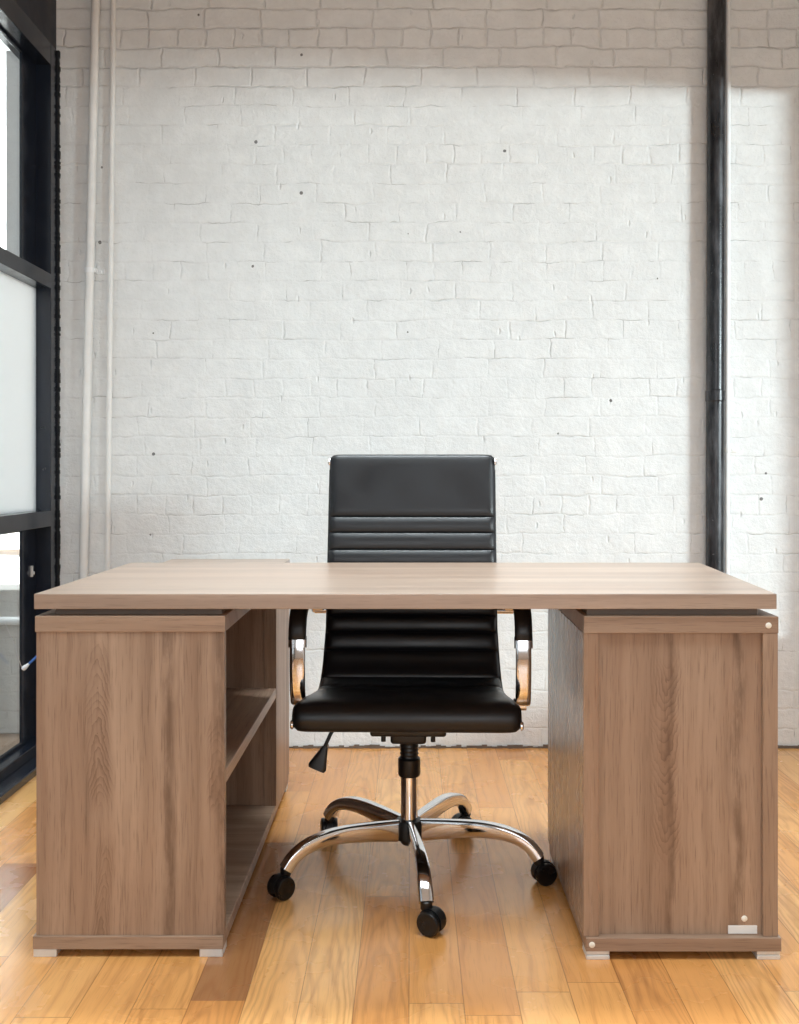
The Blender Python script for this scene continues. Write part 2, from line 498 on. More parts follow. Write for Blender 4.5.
# frosted and clear glass
m = NT('frosted_glass')
tr = m.n('ShaderNodeBsdfTranslucent'); tr.inputs[0].default_value = C(250, 254, 254)
gl = m.n('ShaderNodeBsdfGlossy'); gl.inputs['Roughness'].default_value = 0.35
fz = m.n('ShaderNodeFresnel'); fz.inputs[0].default_value = 1.3
mx = m.n('ShaderNodeMixShader'); m.l(m.math('MULTIPLY', fz.outputs[0], 0.5), mx.inputs[0]); m.l(tr.outputs[0], mx.inputs[1]); m.l(gl.outputs[0], mx.inputs[2])
m.l(mx.outputs[0], m.out.inputs[0])
M['frosted'] = m.m
m = NT('clear_glass')
tr = m.n('ShaderNodeBsdfTransparent'); tr.inputs[0].default_value = (0.93, 0.96, 0.96, 1)
gl = m.n('ShaderNodeBsdfGlossy'); gl.inputs['Roughness'].default_value = 0.02
lw = m.n('ShaderNodeLayerWeight'); lw.inputs[0].default_value = 0.5
mx = m.n('ShaderNodeMixShader'); m.l(m.math('ADD', m.math('MULTIPLY', m.math('POWER', lw.outputs['Facing'], 5.0), 0.9), 0.03), mx.inputs[0]); m.l(tr.outputs[0], mx.inputs[1]); m.l(gl.outputs[0], mx.inputs[2])
m.l(mx.outputs[0], m.out.inputs[0])
M['glass'] = m.m

# desk timber (grain follows each board)
M['oak_left'] = oak('oak_upright', 'z', ((-0.073, 0.030, 1, 0.50, 0.21), (-0.062, 0.020, 1, 0.13, 0.14), (0.185, 0.03, 1, 0.42, 0.12)), seed=0.0, streaks=((0.078, 0.022), (0.19, 0.02)))
M['oak_right'] = oak('oak_upright_inset', 'z', ((-0.027, 0.034, -1, 0.42, 0.25), (0.0, 0.0001, 1, 0.5, 0.01)), seed=3.1, streaks=((0.125, 0.022), (-0.02, 0.012)))
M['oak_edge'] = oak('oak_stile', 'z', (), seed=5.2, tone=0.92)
M['oak_x'] = oak('oak_crosswise', 'x', (), seed=7.7, tone=0.92)
M['oak_top'] = oak('oak_desktop', 'x', (), seed=11.3, rough=0.48, polish=True)
M['oak_y'] = oak('oak_lengthwise', 'y', (), seed=2.2)
M['oak_gloss'] = oak('oak_side_polished', 'zy', (), seed=9.4, rough=0.27)
M['oak_side'] = oak('oak_side', 'zy', (), seed=9.4)

# ------------------------------------------------------------------ measures (metres; camera at the origin of depth)
YW = 3.82          # back wall
XL = -1.33         # inner face of the steel window
XR = 1.62          # right wall, outside the picture
YF = -2.6          # wall behind the camera
HC = 3.25

# ------------------------------------------------------------------ setting
def structure(o, label=None):
    o['kind'] = 'structure'
    if label: o['label'] = label
    return o

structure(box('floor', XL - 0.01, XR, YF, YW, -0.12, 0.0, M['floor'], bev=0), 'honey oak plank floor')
structure(box('wall_back', XL - 0.09, XR + 0.2, YW, YW + 0.22, -0.1, HC, M['brick'], bev=0), 'white painted brick wall behind the desk')
structure(box('ceiling', XL - 0.1, XR + 0.2, YF - 0.2, YW + 0.22, HC, HC + 0.15, M['ceiling'], bev=0))
# unseen right wall; head, sill and jambs of its opening placed to shape the light
bm = bmesh.new()
HEAD = 2.47
box_into(bm, XR, XR + 0.2, YF, 1.60, 0, HC)
box_into(bm, XR, XR + 0.2, 3.60, YW, 0, HC)
box_into(bm, XR, XR + 0.2, 1.60, 3.60, HEAD, HC)
box_into(bm, XR, XR + 0.2, 1.60, 3.60, 0, 0.48)
structure(link('wall_right', bm, M['plaster']))
bm = bmesh.new()
box_into(bm, XL - 0.1, XR + 0.2, YF - 0.2, YF, 0, 0.7)
box_into(bm, XL - 0.1, XR + 0.2, YF - 0.2, YF, 2.6, HC)
box_into(bm, XL - 0.1, XL + 0.25, YF - 0.2, YF, 0.7, 2.6)
box_into(bm, XR - 0.25, XR + 0.2, YF - 0.2, YF, 0.7, 2.6)
structure(link('wall_front', bm, M['plaster']))

# plaster filler bead where wall meets floor: rough skirting line
bm = bmesh.new()
n = 150
for i in range(n):
    xa = XL + 0.06 + (XR - XL - 0.06) * i / n
    xb = XL + 0.06 + (XR - XL - 0.06) * (i + 1) / n
    h = random.uniform(0.004, 0.014)
    d = random.uniform(0.003, 0.010)
    box_into(bm, xa, xb, YW - d, YW + 0.01, 0, h, 0)
structure(link('trim_1', bm, simple('dusty_mortar', C(118, 104, 92), 0.9, scale=60, noise_amt=0.2)))

# ------------------------------------------------------------------ steel window on the left
win = empty('window_1', (XL, YW, 0)); structure(win, 'dark steel framed window with frosted middle pane')
T = 0.055
XG = XL - T
Z1a, Z1b = 1.722, 1.775      # upper transom (faces between)
Z2a, Z2b = 0.842, 0.900      # lower transom
ZH = 2.55                    # opening head
posts = [(YW - 0.076, YW), (2.42, 2.50), (1.22, 1.30), (0.02, 0.10), (-1.20, -1.12), (YF, YF + 0.08)]
for a, b in posts:
    box('window_post', XL - 0.10, XL, a, b, 0, 2.63, M['steel'], win, 0.003)
bays = [(posts[i + 1][1], posts[i][0]) for i in range(len(posts) - 1)]
for bi, (a, b) in enumerate(bays):
    box('transom', XL - 0.075, XL + 0.002, a, b, Z1a, Z1b, M['steel'], win, 0.002)
    box('transom', XL - 0.075, XL + 0.002, a, b, Z2a, Z2b, M['steel'], win, 0.002)
    box('head_rail', XL - 0.10, XL, a, b, ZH, 2.63, M['steel'], win, 0.002)
    box('bottom_rail', XL - 0.08, XL - 0.01, a, b, 0.0, 0.066, M['steel'], win, 0.002)
    # sash frames in the upper and lower light
    for (z0, z1) in ((0.066, Z2a), (Z1b, ZH)):
        bm = bmesh.new()
        sw = 0.135
        box_into(bm, XG - 0.010, XG + 0.001, b - sw, b, z0, z1, 0.002)
        box_into(bm, XG - 0.010, XG + 0.001, a, a + 0.05, z0, z1, 0.002)
        box_into(bm, XG - 0.010, XG + 0.001, a + 0.05, b - sw, z0, z0 + 0.012, 0.002)
        box_into(bm, XG - 0.010, XG + 0.001, a + 0.05, b - sw, z1 - 0.012, z1, 0.002)
        sash = link('sash', bm, M['steel'], win)
        box('pane', XG - 0.008, XG - 0.004, a + 0.05, b - sw, z0 + 0.012, z1 - 0.012, M['glass'], sash, 0)
        if bi == 0 and z0 < 0.5:
            bm = bmesh.new()
            box_into(bm, XG, XG + 0.008, b - 0.058, b - 0.046, 0.660, 0.700, 0.002)
            box_into(bm, XG + 0.004, XG + 0.014, b - 0.056, b - 0.049, 0.668, 0.680, 0.002)
            tag(link('catch', bm, M['alu'], sash), 'small bright window catch')
    box('frosted_pane', XG - 0.006, XG, a, b, Z1a, Z2b, M['frosted'], win, 0) if False else None
    tag(box('frosted_pane', XG - 0.008, XG, a, b, Z2b, Z1a, M['frosted'], win, 0), 'frosted white pane')
box('sill', XL - 0.01, XL + 0.048, YF, YW, 0.0, 0.028, M['steel'], win, 0.004)
box('header_panel', XL - 0.10, XL - 0.006, YF, YW, 2.63, HC, M['steel_header'], win, 0.002)
# ragged sealant bead between post and brick
bm = bmesh.new()
box_into(bm, XL - 0.002, XL + 0.0065, YW - 0.012, YW + 0.002, 0.03, 2.63, 0.001, 1)
z = 0.03
while z < 2.62:
    dz = random.uniform(0.005, 0.016)
    w = random.uniform(0.005, 0.0105)
    box_into(bm, XL - 0.002, XL + w, YW - 0.014, YW + 0.002, z, min(z + dz + 0.002, 2.63), 0.0008, 1)
    z += dz
link('sealant', bm, M['sealant'], win)
# pale outer casing seen through the upper light
tag(box('outer_casing', XL - 0.162, XL - 0.102, YW - 0.09, YW + 0.0, Z1b, 2.6, M['stone'], win, 0.004), 'pale outer casing')

# the pull cord hanging beside the frame
crd = empty('pull_cord', (XL + 0.02, 3.62, 0.52))
tag(crd, 'pale pull cord with white and blue tip beside the lower window pane', 'cord')
bm = bmesh.new()
P = catmull([(XG + 0.004, 3.44, 0.535), (XG + 0.008, 3.50, 0.46), (XG + 0.012, 3.58, 0.345)], 20)
sweep_into(bm, P, lambda i, t: circ(0.0010, 8), Vector((0, 0, 1)))
link('string', bm, M['cord'], crd, True)
bm = bmesh.new()
P = [Vector((XG + 0.012, 3.58, 0.343)).lerp(Vector((XG + 0.032, 3.59, 0.362)), k / 8) for k in range(9)]
sweep_into(bm, P, lambda i, t: circ((0.006, 0.008, 0.0085, 0.0085, 0.008, 0.007, 0.006, 0.005, 0.004)[i], 12), Vector((0, 1, 0)))
tag(link('tip', bm, M['white_plastic'], crd, True), 'white tip')
bm = bmesh.new()
P = [Vector((XG + 0.032, 3.59, 0.362)).lerp(Vector((XG + 0.065, 3.60, 0.395)), k / 4) for k in range(5)]
sweep_into(bm, P, lambda i, t: circ(0.0042, 12), Vector((0, 1, 0)))
tag(link('plug', bm, M['blue_cord'], crd, True), 'blue end')

# ------------------------------------------------------------------ outdoors, seen through the panes
structure(box('ground', -14, XL - 0.012, -12, 16, -0.14, -0.02, M['pavement'], bev=0))
structure(box('ground', XR + 0.2, 16, -12, 16, -0.14, -0.02, M['pavement'], bev=0))
lw = tag(box('garden_wall', -3.6, XL - 0.12, 4.10, 4.30, -0.02, 0.565, M['grey_brick'], bev=0.004), 'low grey brick wall outside, below the frosted window', 'wall')
pr = empty('garden_pipe', (-2.4, 4.07, 0.44)); tag(pr, 'white horizontal pipe along low grey brick wall outside', 'pipe')
bm = bmesh.new(); tube_into(bm, [(-3.6, 4.085, 0.44), (-1.47, 4.085, 0.44)], 0.017); link('pipe_run', bm, M['white_pipe'], pr, True, angle=40)
bm = bmesh.new(); box_into(bm, -1.56, -1.53, 4.06, 4.11, 0.415, 0.465, 0.003); link('bracket', bm, M['white_pipe'], pr)
fb = empty('white_building', (-6, 7.0, -0.02)); tag(fb, 'overexposed white brick building outside the window', 'building')
box('brick_wall', -12, XL - 0.3, 7.0, 7.3, -0.02, 5.0, M['far_brick'], fb, 0)
box('coping', -12, XL - 0.3, 6.97, 7.3, 0.50, 0.53, M['stone'], fb, 0.004)

# ------------------------------------------------------------------ pipes on the brick wall
def wall_pipe(name, label, xt, xb, r, off, mat, clamps=(), zt=HC, cat='pipe', couplings=()):
    o = empty(name, (xb, YW - off, 0)); tag(o, label, cat)
    bm = bmesh.new()
    P = [Vector((xb + (xt - xb) * k / 24, YW - off, zt * k / 24)) for k in range(25)]
    sweep_into(bm, P, lambda i, t: circ(r, 28))
    link('pipe_run', bm, mat, o, True, angle=40)
    for (zc, side, cm) in clamps:
        xc = xb + (xt - xb) * zc / zt
        bm = bmesh.new()
        b = bmesh.new()
        tube_into(b, [(xc, YW - off, zc - 0.009), (xc, YW - off, zc + 0.009)], r + 0.003, 24); merge(bm, b)
        box_into(bm, min(xc, xc + side * (r + 0.032)), max(xc, xc + side * (r + 0.032)), YW - 0.006, YW + 0.002, zc - 0.010, zc + 0.010, 0.001)
        box_into(bm, xc + side * (r + 0.016) - 0.005, xc + side * (r + 0.016) + 0.005, YW - 0.011, YW - 0.005, zc - 0.005, zc + 0.005, 0.002)
        box_into(bm, min(xc + side * (r - 0.002), xc + side * (r + 0.006)), max(xc + side * (r - 0.002), xc + side * (r + 0.006)), YW - off, YW, zc - 0.009, zc + 0.009, 0.001)
        link('clamp', bm, cm, o)
    for zc in couplings:
        xc = xb + (xt - xb) * zc / zt
        bm = bmesh.new()
        lathe_into(bm, [(r, zc - 0.022), (r + 0.0025, zc - 0.018), (r + 0.0025, zc + 0.018), (r, zc + 0.022)], xc, YW - off, 28)
        link('coupling', bm, mat, o, True, angle=30)
    return o

SW = 1011 / YW
px = lambda x, off=0.0: (x - 410) * (YW - off) / 1011
zz = lambda y, off=0.0: 1.05 - (y - 470) * (YW - off) / 1011
def run(xtop, xbot, ytop, ybot, off):
    """x positions at ceiling and floor from two sightings"""
    z1, z0 = zz(ytop, off), zz(ybot, off)
    a, b = px(xtop, off), px(xbot, off)
    k = (a - b) / (z1 - z0)
    return b + k * (HC - z0), b + k * (0 - z0)
xt, xb = run(95.5, 83.5, 0, 565, 0.030)
wall_pipe('wall_pipe', 'thicker white pipe on brick wall nearest the dark window', xt, xb, 0.0165, 0.030, M['white_pipe'], ((zz(272), 1, M['conduit']),))
xt, xb = run(113, 107, 0, 560, 0.022)
wall_pipe('wall_pipe', 'thinner white pipe on brick wall, just right of the thicker one', xt, xb, 0.0100, 0.016, M['white_pipe'], ())
xt, xb = run(716.5, 714.7, 0, 560, 0.040)
wall_pipe('drain_pipe', 'black iron pipe running up the white brick wall at right', xt, xb, 0.0335, 0.042, M['black_pipe'], (), couplings=(zz(396, .04),))
xt, xb = run(728.2, 727.0, 0, 560, 0.022)
wall_pipe('conduit', 'slim white conduit close beside the black iron pipe', xt, xb, 0.0095, 0.022, M['conduit'], ((zz(450), 1, M['white_pipe']),))

# ------------------------------------------------------------------ desk
desk = empty('office_desk', (0, 2.5, 0))
tag(desk, 'wide grey oak office desk on two cabinets standing on the plank floor', 'desk')
YD = 2.18
bm = bmesh.new()
prism_into(bm, [(-0.811, YD), (0.791, YD), (0.836, 2.92), (-0.806, 2.92)], 0.750, 0.7826, 0.0012)
link('desktop', bm, M['oak_top'], desk)

lc = empty('open_cabinet', (-0.6, 2.5, 0), desk)
x0, x1 = -0.809, -0.401
yr = 3.03           # end of the open shelves
ye = 3.35           # end of the closed rear compartment
box('front_panel', x0 + 0.002, x1, YD + 0.003, YD + 0.025, 0.045, 0.7005, M['oak_left'], lc, 0.0008)
box('top_panel', x0, x1 + 0.002, YD, yr, 0.7005, 0.735, M['oak_x'], lc, 0.0012)
box('base_panel', x0 - 0.004, x1 - 0.002, YD - 0.002, ye, 0.017, 0.045, M['oak_x'], lc, 0.0012)
box('side_panel', x0 + 0.002, x0 + 0.022, YD + 0.025, yr, 0.045, 0.7005, M['oak_side'], lc, 0.0008)
box('shelf', x0 + 0.022, x1, YD + 0.025, yr, 0.368, 0.397, M['oak_y'], lc, 0.001)
# closed compartment behind the shelves
bm = bmesh.new()
box_into(bm, x0 + 0.002, x1, yr, yr + 0.02, 0.045, 0.72, 0.0008)
link('end_panel', bm, oak('oak_end_panel', 'z', (), seed=6.6), lc)
bm = bmesh.new()
box_into(bm, x1 - 0.020, x1 + 0.0005, yr + 0.0205, ye, 0.045, 0.72, 0.0008)
link('side_panel', bm, M['oak_side'], lc)
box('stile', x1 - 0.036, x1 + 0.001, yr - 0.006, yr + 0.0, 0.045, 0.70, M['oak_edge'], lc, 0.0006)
box('side_panel', x0 + 0.002, x0 + 0.022, yr + 0.02, ye, 0.045, 0.72, M['oak_side'], lc, 0.0008)
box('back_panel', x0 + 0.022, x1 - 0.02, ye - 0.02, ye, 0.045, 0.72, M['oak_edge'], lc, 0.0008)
box('rear_top', x0 + 0.02, x1 + 0.002, 2.925, ye + 0.004, 0.737, 0.755, M['oak_top'], lc, 0.001)
box('spacer', x0 + 0.035, x1 - 0.01, YD + 0.03, 2.88, 0.735, 0.750, M['spacer_brown'], lc, 0)
for fx in (x0 - 0.003, x1 - 0.053):
    for fy in (YD - 0.001, ye - 0.055):
        bm = bmesh.new()
        box_into(bm, fx, fx + 0.050, fy, fy + 0.050, 0.0, 0.017, 0.0015)
        tag(link('foot', bm, M['alu'], lc), 'metal foot')

rc = empty('closed_cabinet', (0.58, 2.45, 0), desk)
x0, x1 = 0.373, 0.792
YR = 2.172
yb = 2.735
st = 0.033
box('top_panel', x0 + 0.001, x1, YR, yb, 0.699, 0.735, M['oak_x'], rc, 0.0012)
box('base_panel', x0 + 0.004, x1 + 0.004, YR - 0.006, yb, 0.018, 0.047, M['oak_x'], rc, 0.0012)
# left side is a full depth board, right side too
tag(box('side_panel', x0, x0 + st, YR + 0.001, yb, 0.047, 0.699, M['oak_gloss'], rc, 0.001), 'glossy inner side board')
box('side_panel', x1 - st, x1 - 0.001, YR + 0.001, yb, 0.047, 0.699, M['oak_side'], rc, 0.001)
box('front_panel', x0 + st, x1 - st, YR + 0.013, YR + 0.033, 0.047, 0.699, M['oak_right'], rc, 0.0005)
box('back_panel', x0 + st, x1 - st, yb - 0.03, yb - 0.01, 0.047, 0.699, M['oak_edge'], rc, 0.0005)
box('spacer', x0 + 0.012, x1 - 0.036, YR + 0.03, 2.70, 0.735, 0.750, M['spacer_brown'], rc, 0)
for fx in (x0 + 0.005, x1 - 0.048):
    for fy in (YR - 0.005, yb - 0.055):
        bm = bmesh.new()
        box_into(bm, fx, fx + 0.050, fy, fy + 0.050, 0.0, 0.009, 0.0012)
        box_into(bm, fx, fx + 0.050, fy + 0.001, fy + 0.049, 0.0105, 0.018, 0.0012)
        box_into(bm, fx + 0.003, fx + 0.047, fy + 0.004, fy + 0.046, 0.008, 0.012, 0)
        tag(link('foot', bm, M['alu'], rc), 'metal foot')
RX = Matrix.Rotation(PI / 2, 4, 'X')
def cap(x, y, z, r=0.0065):
    bm = bmesh.new()
    lathe_into(bm, [(r, 0), (r, 0.001), (r * 0.8, 0.0018), (0, 0.002)], 0, 0, 20, origin=(x, y, z), rot=RX)
    tag(link('screw_cap', bm, M['screw'], rc, True, angle=40), 'cream screw cap')
kx = lambda x, Y: (x - 410) * Y / 1011
kz = lambda y, Y: 1.05 - (y - 470) * Y / 1011
cap(kx(768.5, YR), YR, kz(625.5, YR))
cap(kx(591.5, YR), YR - 0.006, kz(943.5, YR))
cap(kx(744.3, YR + 0.013), YR + 0.013, kz(918.5, YR + .013))
bm = bmesh.new()
yy = YR + 0.013
box_into(bm, kx(728, yy), kx(757, yy), yy - 0.0015, yy + 0.0005, kz(933.5, yy), kz(925.5, yy), 0.0004)
sk = tag(link('label_sticker', bm, M['sticker'], rc), 'small white sticker')

# ------------------------------------------------------------------ chair (faces the camera, -Y)
CX, CY = -0.002, 2.63
chair = empty('office_chair', (CX, CY, 0))
tag(chair, 'black ribbed leather swivel chair with chrome arms and star base, behind the desk', 'chair')
prof = [(-.19, .432), (-.235, .430), (-.262, .437), (-.277, .460), (-.268, .487), (-.235, .502), (-.16, .499), (-.06, .485), (.05, .468), (.13, .459), (.185, .466),
        (.228, .500), (.252, .56), (.278, .68), (.306, .80), (.332, .92), (.356, 1.03), (.366, 1.075), (.374, 1.092), (.388, 1.096), (.398, 1.085), (.400, 1.06)]
N = 420
path = catmull([(0, y, z) for y, z in prof], N)
arc = [0.0]
for i in range(1, N):
    arc.append(arc[-1] + (path[i] - path[i - 1]).length)
def arc_at(pred):
    for i in range(N):
        if pred(path[i]):
            return arc[i]
iback = next(i for i in range(N) if path[i].y > 0.19 and path[i].z > 0.45)
seams = []
for z in (.914, .867, .820, .773, .726, .679, .632, .585, .538):
    seams.append(next(arc[i] for i in range(iback, N) if path[i].z > z))
jct = arc[iback]
seams += [jct + 0.012, jct - 0.036, jct - 0.084]
seams.sort()
def width(i):
    p = path[i]
    if p.z > 0.60:
        w = 0.2455
    elif i >= iback:
        w = 0.2455 + 0.008 * (1 - min(1, max(0, (p.z - 0.46) / 0.14)))
    else:
        t = min(1, max(0, (p.y + .25) / .13))
        w = 0.268 - 0.0145 * t
    # slightly rounded end caps
    return w
def bulge(s):
    lo = [a for a in seams if a <= s]
    hi = [a for a in seams if a > s]
    a = max(lo) if lo else None
    b = min(hi) if hi else None
    d = min(s - a if a is not None else 1, b - s if b is not None else 1)
    half = 0.5 * (b - a) if (a is not None and b is not None) else 0.03
    half = min(half, 0.0245)
    t = min(1, d / half)
    return 0.0095 * (math.sqrt(max(0, 1 - (1 - t) ** 2)) - 1)
def sling(name, i0, i1):
    bm = bmesh.new()
    J = 26
    th = 0.026
    F, B = [], []
    for i in range(i0, i1):
        p = path[i]
        t = (path[min(i + 1, N - 1)] - path[max(i - 1, 0)]).normalized()
        nrm = Vector((0, -t.z, t.y))       # outward (towards the sitter)
        w = width(i)
        fr, bk = [], []
        for j in range(J + 1):
            u = -1 + 2 * j / J
            u = math.sin(u * PI / 2) * 0.5 + u * 0.5
            edge = (1 - abs(u) ** 26) ** 0.5
            bl = bulge(arc[i]) * (0.35 + 0.65 * (1 - abs(u) ** 30))
            fo = th * (0.5 * edge - 0.5) + bl * 1.0
            bo = -th * (0.5 * edge + 0.5)
            if abs(u) > 0.9999:
                fo = -th * 0.45 + bl * 0.3; bo = -th * 0.55
            fr.append(bm.verts.new((u * w, p.y + nrm.y * fo, p.z + nrm.z * fo)))
            bk.append(bm.verts.new((u * w, p.y + nrm.y * bo, p.z + nrm.z * bo)))
        F.append(fr); B.append(bk)
    for a in range(len(F) - 1):
        for j in range(J):
            bm.faces.new((F[a][j], F[a][j + 1], F[a + 1][j + 1], F[a + 1][j]))
            bm.faces.new((B[a][j], B[a + 1][j], B[a + 1][j + 1], B[a][j + 1]))
        bm.faces.new((F[a][0], F[a + 1][0], B[a + 1][0], B[a][0]))
        bm.faces.new((F[a][J], B[a][J], B[a + 1][J], F[a + 1][J]))
    for a in (0, -1):
        for j in range(J):
            bm.faces.new((F[a][j], F[a][j + 1], B[a][j + 1], B[a][j]))
    for v in bm.verts:
        v.co += Vector((CX, CY, 0))
    return link(name, bm, M['leather'], chair, True, angle=60)
sling('seat', 0, iback + 1)
sling('backrest', iback, N)
# chrome side rails running along both edges of the sling
for sd in (-1, 1):
    bm = bmesh.new()
    idx = list(range(24, N - 30, 4))
    P = []
    for i in idx:
        p = path[i]
        t = (path[min(i + 1, N - 1)] - path[max(i - 1, 0)]).normalized()
        nrm = Vector((0, -t.z, t.y))
        P.append(Vector((CX + sd * (width(i) - 0.003), CY + p.y - nrm.y * 0.018, p.z - nrm.z * 0.018)))
    sweep_into(bm, P, lambda i, t: superell(0.0045, 0.0085, 14), Vector((1, 0, 0)))
    link('side_rail', bm, M['plastic'], chair, True, angle=50)
    for (yy_, zz_) in ((-.262, .452), (.376, 1.075)):
        wv = 0.268 if zz_ < .6 else 0.2455
        bm = bmesh.new()
        lathe_into(bm, [(0.011, 0), (0.011, 0.004), (0.008, 0.007), (0, 0.0075)], 0, 0, 16, origin=(CX + sd * (wv - 0.002), CY + yy_ , zz_), rot=Matrix.Rotation(sd * PI / 2, 4, 'Y'))
        tag(link('rail_cap', bm, M['chrome'], chair, True, angle=40), 'chrome end cap')

# armrests
arm_pts = [(-.080, .470), (-.120, .471), (-.148, .490), (-.160, .56), (-.158, .62), (-.145, .672), (-.110, .700), (-.04, .706), (.08, .696), (.18, .684), (.262, .660), (.300, .642)]
for sd in (-1, 1):
    AX = CX + 0.006 + sd * 0.2765
    P = catmull([(AX, CY + y, z) for y, z in arm_pts], 80)
    def ring(i, t):
        w = 0.0190
        return superell(w, 0.0065, 22, 0.55)
    bm = bmesh.new(); sweep_into(bm, P, ring)
    arm = link('armrest', bm, M['chrome'], chair, True, angle=50)
    k0 = next(i for i in range(80) if P[i].z > 0.630)
    PP = P[k0:72]
    def padring(i, t):
        e = min(1, t / 0.06, (1 - t) / 0.06)
        e = max(0.0, e)
        return [(a, b + 0.006) for a, b in superell(0.0215, 0.0095 + 0.006 * math.sqrt(e), 22, 0.6)]
    bm = bmesh.new(); sweep_into(bm, PP, padring)
    tag(link('arm_pad', bm, M['plastic'], arm, True, angle=50), 'black arm pad')
    # collar where pad meets the bar
    bm = bmesh.new(); sweep_into(bm, P[k0 - 2:k0 + 2], lambda i, t: superell(0.0225, 0.0115, 22, 0.5))
    link('collar', bm, M['chrome'], arm, True, angle=50)
    # bolts: to the seat rail and to the backrest rail
    bm = bmesh.new()
    xa, xb_ = sorted((CX + sd * 0.255, AX + sd * 0.012))
    tube_into(bm, [(xa, CY - .10, .462), (xb_, CY - .10, .462)], 0.012, 20)
    link('bolt', bm, M['chrome'], arm, True, angle=40)
    bm = bmesh.new()
    tube_into(bm, [(min(CX + sd * .243, AX + sd * .010), CY + .292, .645), (max(CX + sd * .243, AX + sd * .010), CY + .292, .645)], 0.010, 20)
    link('bolt', bm, M['chrome'], arm, True, angle=40)

# under-seat mechanism
bm = bmesh.new()
box_into(bm, CX - 0.095, CX + 0.095, CY - 0.12, CY + 0.12, 0.386, 0.424, 0.007, 3)
box_into(bm, CX - 0.045, CX + 0.045, CY - 0.10, CY + 0.10, 0.362, 0.41, 0.008, 3)
box_into(bm, CX - 0.20, CX + 0.20, CY - 0.075, CY - 0.045, 0.420, 0.440, 0.004)
box_into(bm, CX - 0.20, CX + 0.20, CY + 0.045, CY + 0.075, 0.415, 0.440, 0.004)
for sx in (-1, 1):
    b = bmesh.new(); lathe_into(b, [(0.006, 0.372), (0.006, 0.392)], CX + sx * 0.062, CY - 0.105, 12); merge(bm, b)
link('tilt_mechanism', bm, M['plastic'], chair, True, angle=35)
bm = bmesh.new()
P = catmull([(CX - 0.06, CY - 0.03, 0.402), (CX - 0.13, CY - 0.05, 0.405), (CX - 0.185, CY - 0.07, 0.395), (CX - 0.205, CY - 0.08, 0.365), (CX - 0.214, CY - 0.083, 0.340)], 24)
sweep_into(bm, P, lambda i, t: circ(0.0048, 12), Vector((0, 1, 0)))
lev = link('lever', bm, M['plastic'], chair, True, angle=50)
bm = bmesh.new()
P = [Vector((CX - 0.210, CY - 0.083, 0.352)).lerp(Vector((CX - 0.232, CY - 0.09, 0.296)), k / 10) for k in range(11)]
sweep_into(bm, P, lambda i, t: superell(0.007 + 0.017 * min(1, t * 1.15) * (1 if t < 0.95 else 0.85), 0.006 + 0.003 * t, 18, 0.65), Vector((1, 0, 0.4)))
link('paddle', bm, M['plastic'], lev, True, angle=50)

# gas column
bm = bmesh.new(); lathe_into(bm, [(0.022, 0.100), (0.022, 0.262)], CX, CY, 32); link('gas_column', bm, M['chrome'], chair, True, angle=40)
bm = bmesh.new()
pr_ = [(0.027, 0.256), (0.029, 0.260), (0.029, 0.300), (0.0265, 0.303)]
for k in range(7):
    z = 0.304 + k * 0.010
    pr_ += [(0.0245, z), (0.0225, z + 0.004), (0.0225, z + 0.006), (0.0245, z + 0.0095)]
pr_ += [(0.0225, 0.378)]
lathe_into(bm, pr_, CX, CY, 32)
link('column_sleeve', bm, M['plastic'], chair, True, angle=35)
